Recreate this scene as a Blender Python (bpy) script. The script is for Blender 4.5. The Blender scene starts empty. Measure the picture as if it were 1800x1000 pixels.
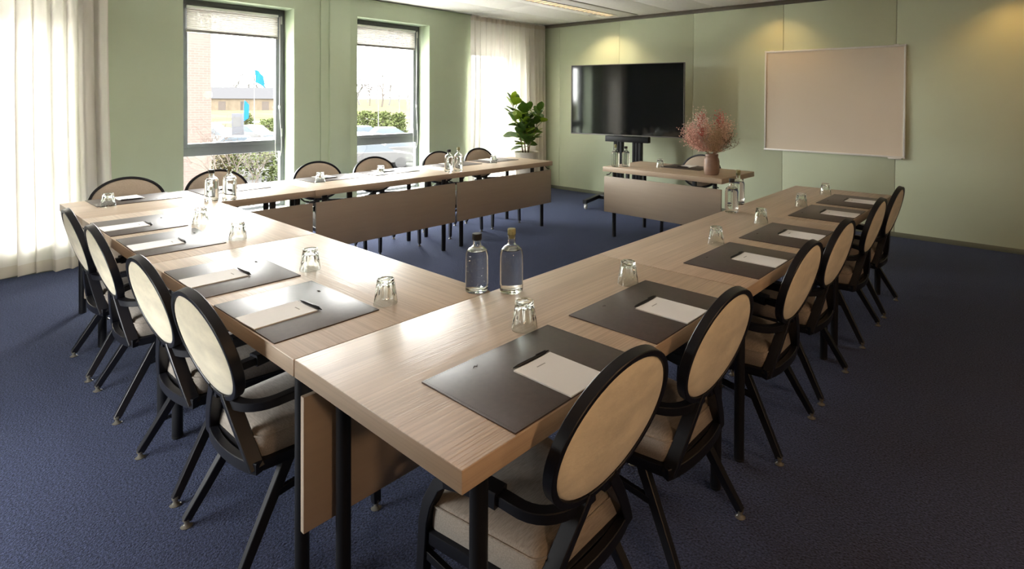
import bpy, bmesh, math, random
from mathutils import Vector, Matrix
random.seed(7)
PI = math.pi
SC = bpy.context.scene
COL = SC.collection

# ------------------------------------------------------------------ camera
CF, CY0, CA, CCX, CROLL, CPITCH, CH = 985.6772, 184.486, 0.6876, 1015.6634, .0059, .0112, 1.4776
_F = Vector((-math.sin(CA), math.cos(CA), 0)); _R = Vector((math.cos(CA), math.sin(CA), 0)); _U = Vector((0, 0, 1))
_F, _U = _F*math.cos(CPITCH) - _U*math.sin(CPITCH), _U*math.cos(CPITCH) + _F*math.sin(CPITCH)
_R, _U = _R*math.cos(CROLL) + _U*math.sin(CROLL), _U*math.cos(CROLL) - _R*math.sin(CROLL)
cd = bpy.data.cameras.new('camera'); cam = bpy.data.objects.new('camera', cd); COL.objects.link(cam)
cam.matrix_world = Matrix(((_R.x, _U.x, -_F.x, 0), (_R.y, _U.y, -_F.y, 0), (_R.z, _U.z, -_F.z, CH), (0, 0, 0, 1)))
cd.sensor_fit = 'HORIZONTAL'; cd.sensor_width = 36; cd.lens = CF/1800*36
cd.shift_x = (900-CCX)/1800; cd.shift_y = (CY0-500)/1800
cd.clip_start = .05; cd.clip_end = 3000
SC.camera = cam
def ground_at(u, v, z):
    r = _F + _R*((u-CCX)/CF) - _U*((v-CY0)/CF)
    return Vector((0, 0, CH)) + r*((z-CH)/r.z)

# ------------------------------------------------------------------ world, exposure, daylight portals
w = bpy.data.worlds.new('overcast_sky'); SC.world = w; w.use_nodes = True
bg = w.node_tree.nodes['Background']; bg.inputs[0].default_value = (1.0, .985, .96, 1); bg.inputs[1].default_value = 10.0
SC.view_settings.view_transform = 'Standard'; SC.view_settings.look = 'None'
SC.view_settings.exposure = 2.0; SC.view_settings.gamma = 1.0; SC.view_settings.use_curve_mapping = False
SC.cycles.max_bounces = 12; SC.cycles.transparent_max_bounces = 24; SC.cycles.transmission_bounces = 12
SC.cycles.sample_clamp_indirect = 6.0
WX = -6.42            # inner face of the window wall
FX = WX-.24           # plane of the window frames
WINS = [(.0, .93), (1.778, 2.827), (3.577, 4.625), (5.36, 6.36)]
ZS, ZH = .22, 2.462   # sill and head of the openings
FWX = (-3.6, -2.1); FWZ = (.4, 1.02); FYW = -.8   # added window, out of view behind the camera, for fill light
for y0, y1 in WINS:
    ld = bpy.data.lights.new('window_daylight', 'AREA'); ld.shape = 'RECTANGLE'; ld.size = ZH-ZS; ld.size_y = y1-y0
    ld.cycles.is_portal = True
    lo = bpy.data.objects.new('window_daylight', ld); COL.objects.link(lo)
    lo.location = (FX-.12, (y0+y1)/2, (ZS+ZH)/2); lo.rotation_euler = (0, -PI/2, 0)

ld = bpy.data.lights.new('window_daylight', 'AREA'); ld.shape = 'RECTANGLE'; ld.size = FWX[1]-FWX[0]; ld.size_y = FWZ[1]-FWZ[0]  # portal of the added window behind the camera
ld.cycles.is_portal = True
lo = bpy.data.objects.new('window_daylight', ld); COL.objects.link(lo); lo.location = (sum(FWX)/2, FYW-.2, sum(FWZ)/2); lo.rotation_euler = (PI/2, 0, 0)

# ------------------------------------------------------------------ materials
MATS = {}
def mat(name, color, rough=.6, metal=0., spec=.5, noise=None, bump=None, emit=None, sheen=0., wave=None, coord='Object'):
    """noise=(scale_vec, amount, detail) colour variation; bump=(scale_vec, strength, distance)"""
    m = bpy.data.materials.new(name); m.use_nodes = True; nt = m.node_tree; N = nt.nodes; Lk = nt.links
    b = N['Principled BSDF']; b.inputs['Base Color'].default_value = (*color, 1)
    b.inputs['Roughness'].default_value = rough; b.inputs['Metallic'].default_value = metal
    b.inputs['Specular IOR Level'].default_value = spec
    if sheen: b.inputs['Sheen Weight'].default_value = sheen
    tc = N.new('ShaderNodeTexCoord')
    def tex(scale, detail=4, rough_=.55):
        mp = N.new('ShaderNodeMapping'); mp.inputs['Scale'].default_value = scale
        Lk.new(tc.outputs[coord], mp.inputs[0])
        t = N.new('ShaderNodeTexNoise'); t.inputs['Scale'].default_value = 1.; t.inputs['Detail'].default_value = detail; t.inputs['Roughness'].default_value = rough_
        Lk.new(mp.outputs[0], t.inputs[0]); return t
    if noise:
        sc, amt, det = noise
        t = tex(sc, det)
        r = N.new('ShaderNodeValToRGB'); r.color_ramp.elements[0].position = .3; r.color_ramp.elements[1].position = .7
        r.color_ramp.elements[0].color = (*[max(0, c*(1-amt)) for c in color], 1)
        r.color_ramp.elements[1].color = (*[min(1, c*(1+amt)) for c in color], 1)
        Lk.new(t.outputs[0], r.inputs[0]); Lk.new(r.outputs[0], b.inputs['Base Color'])
    if bump:
        sc, st, dist = bump
        t = tex(sc, 5)
        bp = N.new('ShaderNodeBump'); bp.inputs['Strength'].default_value = st; bp.inputs['Distance'].default_value = dist
        Lk.new(t.outputs[0], bp.inputs['Height']); Lk.new(bp.outputs[0], b.inputs['Normal'])
    if emit:
        b.inputs['Emission Color'].default_value = (*emit[0], 1); b.inputs['Emission Strength'].default_value = emit[1]
    MATS[name] = m
    return m
def glassy(name, color, ior, rough=0.):
    m = bpy.data.materials.new(name); m.use_nodes = True; nt = m.node_tree; nt.nodes.clear()
    o = nt.nodes.new('ShaderNodeOutputMaterial'); g = nt.nodes.new('ShaderNodeBsdfGlass')
    g.inputs['Color'].default_value = (*color, 1); g.inputs['IOR'].default_value = ior; g.inputs['Roughness'].default_value = rough
    nt.links.new(g.outputs[0], o.inputs[0]); MATS[name] = m; return m
def pane(name, tint=(1, 1, 1), refl=.08):
    m = bpy.data.materials.new(name); m.use_nodes = True; nt = m.node_tree; nt.nodes.clear()
    o = nt.nodes.new('ShaderNodeOutputMaterial'); mx = nt.nodes.new('ShaderNodeMixShader'); t = nt.nodes.new('ShaderNodeBsdfTransparent')
    g = nt.nodes.new('ShaderNodeBsdfGlossy'); g.inputs['Roughness'].default_value = .02
    t.inputs[0].default_value = (*tint, 1); mx.inputs[0].default_value = refl
    nt.links.new(t.outputs[0], mx.inputs[1]); nt.links.new(g.outputs[0], mx.inputs[2]); nt.links.new(mx.outputs[0], o.inputs[0]); MATS[name] = m; return m
def sheer(name, color, transp, transl):
    m = bpy.data.materials.new(name); m.use_nodes = True; nt = m.node_tree; nt.nodes.clear(); N = nt.nodes; K = nt.links
    o = N.new('ShaderNodeOutputMaterial'); d = N.new('ShaderNodeBsdfDiffuse'); l = N.new('ShaderNodeBsdfTranslucent'); t = N.new('ShaderNodeBsdfTransparent')
    for n in (d, l): n.inputs[0].default_value = (*color, 1)
    a = N.new('ShaderNodeMixShader'); a.inputs[0].default_value = transl; b = N.new('ShaderNodeMixShader'); b.inputs[0].default_value = transp
    K.new(d.outputs[0], a.inputs[1]); K.new(l.outputs[0], a.inputs[2]); K.new(a.outputs[0], b.inputs[1]); K.new(t.outputs[0], b.inputs[2]); K.new(b.outputs[0], o.inputs[0])
    MATS[name] = m; return m

mat('wall_green', (.47, .55, .40), .55, noise=((1.5, 1.5, 1.5), .03, 3), bump=((160, 160, 160), .08, .001))
mat('panel_green', (.60, .66, .48), .42, noise=((1.2, 1.2, 1.2), .03, 3))
mat('ceiling_white', (.84, .82, .78), .85, noise=((30, 30, 30), .03, 4), bump=((220, 220, 220), .2, .001))
mat('wall_dark', (.10, .095, .075), .6)
mat('dark_trim', (.10, .085, .06), .5)
mat('skirting', (.16, .17, .12), .5)
mat('black_metal', (.008, .0085, .011), .45, spec=.35)
mat('chair_black', (.006, .0065, .010), .40, spec=.4)
mat('carpet', (.036, .045, .092), .95, spec=.1, noise=((125, 125, 125), .95, 3), bump=((140, 140, 140), 1., .014), sheen=.22)
_b = MATS['carpet'].node_tree.nodes['Principled BSDF']; _b.inputs['Sheen Roughness'].default_value = .45; _b.inputs['Sheen Tint'].default_value = (.55, .65, .95, 1)
mat('seat_fabric', (.27, .235, .20), .85, noise=((40, 260, 260), .22, 5), bump=((60, 400, 400), .35, .0015), sheen=.2)
mat('velvet', (.70, .64, .49), .75, noise=((7, 7, 15), .17, 8), bump=((22, 22, 40), .5, .004), sheen=.3)
mat('back_fabric', (.36, .29, .22), .85, noise=((200, 200, 200), .12, 4), sheen=.2)
mat('panel_wood', (.40, .325, .25), .5, noise=((3, 50, 50), .03, 4))
mat('leather', (.060, .040, .034), .42, spec=.7, noise=((60, 60, 60), .15, 5), bump=((500, 500, 500), .25, .0006))
MATS['leather'].node_tree.nodes['Principled BSDF'].inputs['IOR'].default_value = 1.5
mat('stitch', (.03, .022, .02), .6)
mat('paper', (.90, .895, .87), .8)
mat('ink', (.30, .29, .27), .7)
mat('pen_black', (.01, .01, .012), .3)
mat('pen_metal', (.6, .6, .6), .25, metal=1.)
mat('cap_black', (.015, .015, .015), .45)
mat('cork', (.30, .29, .14), .75, noise=((150, 150, 150), .2, 4))
mat('white_plastic', (.8, .8, .78), .4)
mat('tv_screen', (.006, .007, .008), .06, spec=.6)
mat('tv_bezel', (.012, .012, .012), .3)
mat('alu', (.80, .79, .75), .4, metal=.15)
mat('whiteboard', (.74, .65, .53), .55, spec=.35)
mat('frame_grey', (.130, .136, .155), .45, noise=((8, 8, 8), .05, 3))
mat('blind_rail', (.17, .16, .15), .5)
mat('hinge_grey', (.45, .46, .46), .4)
mat('clear_foot', (.12, .115, .10), .08, spec=.6)
mat('vase_clay', (.27, .17, .118), .42, noise=((8, 8, 30), .12, 4))
mat('pot_white', (.62, .57, .50), .6, noise=((20, 20, 20), .08, 4))
mat('soil', (.05, .035, .025), .95)
mat('leaf_green', (.055, .12, .022), .42, noise=((14, 14, 14), .25, 3))
mat('leaf_lime', (.19, .30, .03), .45, noise=((14, 14, 14), .2, 3))
mat('stem_brown', (.16, .10, .06), .8)
mat('dried_stem', (.33, .21, .12), .85)
mat('flower_pink', (.80, .52, .44), .8); mat('flower_red', (.62, .16, .13), .75); mat('flower_peach', (.84, .60, .46), .85)
mat('flower_pale', (.86, .72, .64), .85); mat('flower_beige', (.70, .52, .34), .9); mat('sprig_dark', (.20, .13, .08), .85)
mat('lamp_louver', (.75, .62, .40), .4, emit=((1., .72, .38), .2))
mat('lamp_disc', (.9, .8, .6), .4, emit=((1., .70, .36), 2.0))
mat('added_sconce_shade', (.6, .45, .28), .7)
mat('lamp_ring', (.55, .53, .50), .4)
# outdoors
mat('grass', (0.0359, 0.0368, 0.0219), .95, noise=((.35, .35, .35), .3, 5)); mat('asphalt', (0.0380, 0.0380, 0.0376), .9)
mat('field', (0.0387, 0.0324, 0.0234), .95, noise=((.05, .2, .2), .2, 3))
mat('barn_wall', (0.0570, 0.0466, 0.0342), .9, noise=((.8, 8, .4), .15, 3)); mat('roof_grey', (.026, .026, .0275), .85); mat('roof_dark', (0.0300, 0.0275, 0.0250), .85)
mat('house_wall', (0.0528, 0.0440, 0.0396), .9); mat('bark', (0.0400, 0.0340, 0.0300), .95); mat('bush', (0.0380, 0.0460, 0.0180), .95, noise=((2, 2, 2), .4, 4)); mat('bush_dry', (0.0504, 0.0432, 0.0216), .95)
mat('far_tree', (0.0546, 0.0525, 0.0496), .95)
mat('car_white', (0.0576, 0.0576, 0.0576), .25); mat('car_silver', (0.0400, 0.0410, 0.0430), .3, metal=.4); mat('car_dark', (.06, .065, .08), .25); mat('car_red', (.05,.01,.01), .3)
mat('car_glass', (.05, .06, .07), .1); mat('tyre', (.02, .02, .02), .8)
mat('pole_white', (.06,.06,.06), .5); mat('flag_blue', (0.0084, 0.0480, 0.1080), .8); mat('flag_white', (.05,.05,.05), .8); mat('sign_grey', (0.0440, 0.0451, 0.0495), .6)
mat('bounce_pale', (.72, .70, .66), .9)
mat('concrete', (0.250, 0.240, 0.225), .9)
glassy('drink_glass', (.97, .985, .975), 1.47); glassy('bottle_glass', (.985, .995, .985), 1.47); glassy('water', (.99, .998, .995), .905)
glassy('bubble', (1, 1, 1), .72)
pane('window_glass', (.97, .98, .98), .03)
sheer('curtain_sheer', (.80, .77, .72), .03, .18); sheer('curtain_hem', (.72, .66, .57), .03, .22); sheer('blind_cloth', (.58, .56, .53), .006, .075)

def leaf_material(name):
    m = MATS[name]; nt = m.node_tree; N = nt.nodes; K = nt.links; b = N['Principled BSDF']; o = N['Material Output']
    tr = N.new('ShaderNodeBsdfTranslucent'); mx = N.new('ShaderNodeMixShader'); mx.inputs[0].default_value = .35
    src = b.inputs['Base Color'].links[0].from_socket
    gm = N.new('ShaderNodeMix'); gm.data_type = 'RGBA'; gm.blend_type = 'MULTIPLY'; gm.inputs[0].default_value = 1.; gm.inputs[7].default_value = (1.6, 1.5, .5, 1)
    K.new(src, gm.inputs[6]); K.new(gm.outputs[2], tr.inputs[0])
    K.new(b.outputs[0], mx.inputs[1]); K.new(tr.outputs[0], mx.inputs[2]); K.new(mx.outputs[0], o.inputs[0])
leaf_material('leaf_green'); leaf_material('leaf_lime')
def wood_material():
    m = mat('table_wood', (.40, .315, .225), .43, spec=1.)
    m.node_tree.nodes['Principled BSDF'].inputs['IOR'].default_value = 1.6
    nt = m.node_tree; N = nt.nodes; K = nt.links; b = N['Principled BSDF']
    tc = N.new('ShaderNodeTexCoord'); oi = N.new('ShaderNodeObjectInfo')
    off = N.new('ShaderNodeVectorMath'); off.operation = 'SCALE'; cmb = N.new('ShaderNodeCombineXYZ')
    for i in range(3): K.new(oi.outputs['Random'], cmb.inputs[i])
    K.new(cmb.outputs[0], off.inputs[0]); off.inputs['Scale'].default_value = 40
    ad = N.new('ShaderNodeVectorMath'); ad.operation = 'ADD'; K.new(tc.outputs['Object'], ad.inputs[0]); K.new(off.outputs[0], ad.inputs[1])
    def tex(scale, det, dist=0.):
        mp = N.new('ShaderNodeMapping'); mp.inputs['Scale'].default_value = scale; K.new(ad.outputs[0], mp.inputs[0])
        t = N.new('ShaderNodeTexNoise'); t.inputs['Scale'].default_value = 1; t.inputs['Detail'].default_value = det; t.inputs['Distortion'].default_value = dist; K.new(mp.outputs[0], t.inputs[0]); return t
    fine = tex((1.6, 150, 60), 3); broad = tex((1.2, 14, 8), 4, .6); mask = tex((2.5, 7, 5), 3)
    mr = N.new('ShaderNodeMapRange'); mr.inputs[1].default_value = .38; mr.inputs[2].default_value = .62; K.new(mask.outputs[0], mr.inputs[0])
    r = N.new('ShaderNodeValToRGB'); r.color_ramp.elements[0].position = .36; r.color_ramp.elements[1].position = .60
    r.color_ramp.elements[0].color = (.40, .295, .20, 1); r.color_ramp.elements[1].color = (.56, .43, .305, 1)
    mixv = N.new('ShaderNodeMath'); mixv.operation = 'MULTIPLY'; mixv.inputs[1].default_value = .62; K.new(fine.outputs[0], mixv.inputs[0])
    ma = N.new('ShaderNodeMath'); ma.operation = 'MULTIPLY_ADD'; ma.inputs[1].default_value = .38; K.new(broad.outputs[0], ma.inputs[0]); K.new(mixv.outputs[0], ma.inputs[2])
    K.new(ma.outputs[0], r.inputs[0]); K.new(r.outputs[0], b.inputs['Base Color'])
    hm = N.new('ShaderNodeMath'); hm.operation = 'MULTIPLY'; K.new(fine.outputs[0], hm.inputs[0]); K.new(mr.outputs[0], hm.inputs[1])
    bp = N.new('ShaderNodeBump'); bp.inputs['Strength'].default_value = .9; bp.inputs['Distance'].default_value = .0022
    K.new(hm.outputs[0], bp.inputs['Height']); K.new(bp.outputs[0], b.inputs['Normal'])
wood_material()
mat('edge_wood', (.47, .36, .255), .5, noise=((1.5, 1.5, 160), .08, 3))
def brick_material():
    m = mat('brick', (.36, .22, .18), .9); nt = m.node_tree; N = nt.nodes; K = nt.links
    tc = N.new('ShaderNodeTexCoord'); sx = N.new('ShaderNodeSeparateXYZ'); K.new(tc.outputs['Object'], sx.inputs[0])
    ad = N.new('ShaderNodeMath'); ad.operation = 'ADD'; K.new(sx.outputs[0], ad.inputs[0]); K.new(sx.outputs[1], ad.inputs[1])
    mp = N.new('ShaderNodeCombineXYZ'); K.new(ad.outputs[0], mp.inputs[0]); K.new(sx.outputs[2], mp.inputs[1])
    t = N.new('ShaderNodeTexBrick'); t.inputs['Scale'].default_value = 1.; t.inputs['Brick Width'].default_value = .22; t.inputs['Row Height'].default_value = .075; t.inputs['Mortar Size'].default_value = .008
    t.inputs['Color1'].default_value = (.064, .047, .042, 1); t.inputs['Color2'].default_value = (.056, .042, .038, 1); t.inputs['Mortar'].default_value = (.070, .058, .053, 1)
    K.new(mp.outputs[0], t.inputs[0]); K.new(t.outputs[0], N['Principled BSDF'].inputs['Base Color'])
brick_material()

for _n in ('grass', 'asphalt', 'field', 'barn_wall', 'roof_grey', 'roof_dark', 'house_wall', 'bark', 'bush', 'bush_dry', 'far_tree', 'brick', 'bounce_pale', 'concrete', 'pole_white', 'flag_blue', 'flag_white', 'sign_grey'):
    MATS[_n].node_tree.nodes['Principled BSDF'].inputs['Specular IOR Level'].default_value = 0.   # rough matt surfaces
for _n in ('car_white', 'car_silver', 'car_dark', 'car_red', 'car_glass'):
    MATS[_n].node_tree.nodes['Principled BSDF'].inputs['Specular IOR Level'].default_value = .12
# ------------------------------------------------------------------ mesh helpers
class MB:
    def __init__(s): s.v = []; s.f = []
    def add(s, vs, fs):
        o = len(s.v); s.v += [tuple(x) for x in vs]; s.f += [tuple(o+i for i in q) for q in fs]; return s
    def box(s, x0, x1, y0, y1, z0, z1, bev=0.):
        if bev <= 0:
            return s.add([(x0,y0,z0),(x1,y0,z0),(x1,y1,z0),(x0,y1,z0),(x0,y0,z1),(x1,y0,z1),(x1,y1,z1),(x0,y1,z1)],
                         [(0,3,2,1),(4,5,6,7),(0,1,5,4),(1,2,6,5),(2,3,7,6),(3,0,4,7)])
        bm = bmesh.new(); bmesh.ops.create_cube(bm, size=1)
        for v in bm.verts: v.co = Vector(((x0+x1)/2+v.co.x*(x1-x0), (y0+y1)/2+v.co.y*(y1-y0), (z0+z1)/2+v.co.z*(z1-z0)))
        bmesh.ops.bevel(bm, geom=bm.edges[:], offset=bev, segments=2, affect='EDGES', profile=.5)
        bm.verts.index_update()
        s.add([v.co for v in bm.verts], [[v.index for v in f.verts] for f in bm.faces]); bm.free(); return s
    def loft(s, loops, cap0=True, cap1=True, closed=False):
        n = len(loops[0]); vs = [p for l in loops for p in l]; fs = []
        k = len(loops)
        for i in range(k if closed else k-1):
            a = i*n; b = ((i+1) % k)*n
            for j in range(n):
                fs.append((a+j, a+(j+1) % n, b+(j+1) % n, b+j))
        if not closed:
            if cap0: fs.append(tuple(range(n-1, -1, -1)))
            if cap1: fs.append(tuple((k-1)*n+j for j in range(n)))
        return s.add(vs, fs)
    def lathe(s, prof, seg=24, c=(0, 0, 0), fn=None, cap0=True, cap1=True, M=None):
        loops = []
        for k, (r, z) in enumerate(prof):
            l = []
            for j in range(seg):
                a = 2*PI*j/seg; rr = r*(fn(a, k, z) if fn else 1)
                p = Vector((rr*math.cos(a), rr*math.sin(a), z))
                if M: p = M @ p
                l.append((p.x+c[0], p.y+c[1], p.z+c[2]))
            loops.append(l)
        return s.loft(loops, cap0, cap1)
    def tube(s, pts, rad, seg=10, ref=None, sec=None, closed=False):
        """sweep; rad number or list; sec = (half_a, half_b) for a rounded-rectangle section: a along ref, b across"""
        pts = [Vector(p) for p in pts]; n = len(pts); loops = []
        ref = Vector(ref) if ref else None
        prev = None
        for i, p in enumerate(pts):
            if closed: t = pts[(i+1) % n]-pts[i-1]
            else: t = pts[min(i+1, n-1)]-pts[max(i-1, 0)]
            t.normalize()
            r = ref if ref else (prev if prev else (Vector((0, 0, 1)) if abs(t.z) < .9 else Vector((1, 0, 0))))
            a = (r - t*r.dot(t)); 
            if a.length < 1e-6: a = t.orthogonal()
            a.normalize(); b = t.cross(a); prev = a
            k = rad[i] if isinstance(rad, (list, tuple)) else rad
            l = []
            if sec:
                ha, hb = sec[0]*k, sec[1]*k; c = .16*min(ha, hb)
                for (u, v) in ((ha, hb-c), (ha-c, hb), (-ha+c, hb), (-ha, hb-c), (-ha, -hb+c), (-ha+c, -hb), (ha-c, -hb), (ha, -hb+c)):
                    l.append(tuple(p + a*u + b*v))
            else:
                for j in range(seg):
                    g = 2*PI*j/seg; l.append(tuple(p + a*(k*math.cos(g)) + b*(k*math.sin(g))))
            loops.append(l)
        return s.loft(loops, closed=closed)
    def obj(s, name, m, parent=None, angle=35, smooth=True):
        me = bpy.data.meshes.new(name); me.from_pydata(s.v, [], s.f)
        bm = bmesh.new(); bm.from_mesh(me); bmesh.ops.recalc_face_normals(bm, faces=bm.faces[:]); bm.to_mesh(me); bm.free()
        if smooth:
            for p in me.polygons: p.use_smooth = True
            me.set_sharp_from_angle(angle=math.radians(angle))
        me.materials.append(MATS[m]); me.update()
        o = bpy.data.objects.new(name, me); COL.objects.link(o)
        if parent: o.parent = parent
        return o
def tag(o, label=None, cat=None, group=None, kind=None):
    for k, v in (('label', label), ('category', cat), ('group', group), ('kind', kind)):
        if v: o[k] = v
    return o
def thing(name, label, cat, loc=(0, 0, 0), rz=0., group=None):
    o = bpy.data.objects.new(name, None); COL.objects.link(o); o.location = loc; o.rotation_euler = (0, 0, rz); o.empty_display_size = .1
    return tag(o, label, cat, group)
def struct(o, label=None): o['kind'] = 'structure'; return tag(o, label)
def copy_tree(o, parent=None):
    c = o.copy(); COL.objects.link(c); c.parent = parent
    for ch in list(o.children): copy_tree(ch, c)
    return c
def instance(proto, used, loc, rz, label, group):
    o = proto if not used else copy_tree(proto)
    used.append(1); o.location = loc; o.rotation_euler = (0, 0, rz); o['label'] = label; o['group'] = group
    return o
ORD = ['first', 'second', 'third', 'fourth', 'fifth', 'sixth']
def bez(p0, p1, p2, p3, n):
    out = []
    for i in range(n+1):
        t = i/n; q = 1-t
        out.append(Vector(p0)*q**3 + Vector(p1)*3*q*q*t + Vector(p2)*3*q*t*t + Vector(p3)*t**3)
    return out

# ------------------------------------------------------------------ the room
WY = 6.8914; CZ = 2.69; RX = 1.7; FY = -.8
struct(MB().box(WX-.36, RX+.1, FY-.1, WY+.1, -.12, 0).obj('floor', 'carpet'), 'dark blue carpet floor')
ceil = struct(MB().box(WX-.36, RX+.1, FY-.1, WY+.1, CZ+.012, CZ+.15).obj('ceiling', 'ceiling_white'), 'off-white tiled ceiling')
SLX = -4.5
tile_x = [SLX-.6*k for k in range(3, -12, -1)]
tile_cache = {}
for i in range(len(tile_x)-1):
    for j in range(5):
        xa, xb = tile_x[i]+.003, tile_x[i+1]-.003
        if abs(xa-.003-SLX) < 1e-6: xa += .05
        xa = max(xa, WX+.002); xb = min(xb, RX)
        yb = WY-.03-1.6*j-.003; ya = max(yb-1.594, FY)
        if xb-xa < .05 or yb-ya < .05: continue
        MB().box(xa, xb, ya, yb, CZ, CZ+.011, .002).obj('ceiling_tile', 'ceiling_white', ceil)
MB().box(SLX, SLX+.05, FY, WY-.1, CZ+.004, CZ+.011).obj('air_slot', 'dark_trim', ceil)
# window wall with four openings
m = MB(); xo = WX-.36; prev = FY-.1
for y0, y1 in WINS:
    m.box(xo, WX, prev, y0, 0, CZ); m.box(xo, WX, y0, y1, 0, ZS); m.box(xo, WX, y0, y1, ZH, CZ); prev = y1
m.box(xo, WX, prev, WY+.1, 0, CZ)
struct(m.obj('wall_left', 'wall_green'), 'sage green wall with tall windows')
struct(MB().box(WX, WX+.055, 3.21, 3.46, 0, CZ-.001, .004).box(WX, WX+.02, 3.12, 3.21, 0, CZ-.001).obj('trim_1', 'wall_green'), 'green boxed pilaster between two windows')
struct(MB().box(WX, WX+.012, FY, WY, 0, .07, .002).obj('baseboard_left', 'skirting'))
# television wall of tall panels
wb = struct(MB().box(WX-.36, RX+.1, WY+.012, WY+.14, 0, CZ).obj('wall_back', 'dark_trim'), 'pale green wall of tall flush panels')
seams = [WX-.002, -6.05, -4.86, -3.633, -2.417, -1.196, .025, 1.245, RX]
for a, b in zip(seams[:-1], seams[1:]):
    MB().box(a+.002, b-.002, WY, WY+.013, .05, CZ-.045, .0015).obj('wall_panel', 'panel_green', wb)
struct(MB().box(WX, RX, WY-.035, WY+.012, CZ-.05, CZ, .003).obj('trim_2', 'dark_trim'), 'dark bronze ceiling trim along the panel wall')
struct(MB().box(WX, RX, WY-.008, WY+.012, 0, .05, .002).obj('baseboard_back', 'skirting'))
struct(MB().box(RX, RX+.12, FY-.1, WY+.1, 0, CZ).obj('wall_right', 'wall_dark'))
m = MB().box(WX-.36, FWX[0], FY-.3, FY, 0, CZ).box(FWX[1], RX+.1, FY-.3, FY, 0, CZ).box(FWX[0], FWX[1], FY-.3, FY, 0, FWZ[0]).box(FWX[0], FWX[1], FY-.3, FY, FWZ[1], CZ)
struct(m.obj('wall_front', 'wall_dark'))
m = MB(); n = 2
for k in range(n+1): x = FWX[0]+(FWX[1]-FWX[0]-.06)*k/n; m.box(x, x+.06, FY-.14, FY-.08, FWZ[0], FWZ[1], .004)
m.box(FWX[0], FWX[1], FY-.14, FY-.08, FWZ[0], FWZ[0]+.06, .004).box(FWX[0], FWX[1], FY-.14, FY-.08, FWZ[1]-.06, FWZ[1], .004)
o = struct(m.obj('window_5', 'frame_grey'), 'added grey-framed window in the unseen front wall')
MB().box(FWX[0]+.05, FWX[1]-.05, FY-.113, FY-.107, FWZ[0]+.05, FWZ[1]-.05).obj('pane', 'window_glass', o)
# unseen rest of the building around the room, added to shade the outdoors
XF = WX-.36
struct(MB().box(XF, RX+8, FY-.3, 34, CZ+.16, 7.5).obj('facade_upper', 'brick'), 'unseen brick storeys above the room')
struct(MB().box(XF, RX+8, FY-.3, 34, -2.6, -.13).obj('facade_lower', 'brick'), 'unseen brick storey below the room')
struct(MB().box(XF, RX+8, WY+.16, 34, -.13, CZ+.16).obj('facade_beyond', 'brick'), 'unseen brick facade beyond the panel wall')

# windows
def window(n, y0, y1, label):
    f = MB()
    f.box(FX-.06, FX, y0, y0+.05, ZS, ZH, .004); f.box(FX-.06, FX, y1-.05, y1, ZS, ZH, .004)
    f.box(FX-.06, FX, y0+.05, y1-.05, ZH-.05, ZH, .004); f.box(FX-.06, FX, y0+.05, y1-.05, ZS, ZS+.05, .004)
    o = struct(f.obj('window_%d' % n, 'frame_grey'), label)
    MB().box(FX-.055, FX+.008, y0+.05, y1-.05, .865, .955, .004).obj('transom', 'frame_grey', o)
    s = MB()
    s.box(FX-.05, FX+.012, y0+.05, y0+.10, .955, ZH-.05, .004); s.box(FX-.05, FX+.012, y1-.10, y1-.05, .955, ZH-.05, .004)
    s.box(FX-.05, FX+.012, y0+.10, y1-.10, ZH-.10, ZH-.05, .004); s.box(FX-.05, FX+.012, y0+.10, y1-.10, .955, .995, .004)
    s.obj('opening_sash', 'frame_grey', o)
    MB().box(FX-.035, FX-.029, y0+.095, y1-.095, .99, ZH-.095).obj('pane', 'window_glass', o)
    MB().box(FX-.035, FX-.029, y0+.045, y1-.045, ZS+.045, .87).obj('pane', 'window_glass', o)
    for z in (1.03, 2.3):
        MB().box(FX+.012, FX+.024, y1-.05, y1-.034, z, z+.09, .003).obj('hinge', 'hinge_grey', o)
    MB().box(FX-.1, WX+.03, y0-.0, y1+.0, ZS-.001, ZS+.018, .003).obj('window_sill', 'white_plastic', o)
WL = ['tall grey-framed window behind the wide sheer curtain', 'tall grey-framed window beside the brick wing, right of the wide curtain',
      'tall grey-framed window beyond the pilaster', 'tall grey-framed window behind the sheer corner curtain']
BLN = ['behind the wide sheer curtain', 'in the window that shows the brick wing', 'in the window beyond the pilaster', 'behind the sheer corner curtain']
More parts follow.
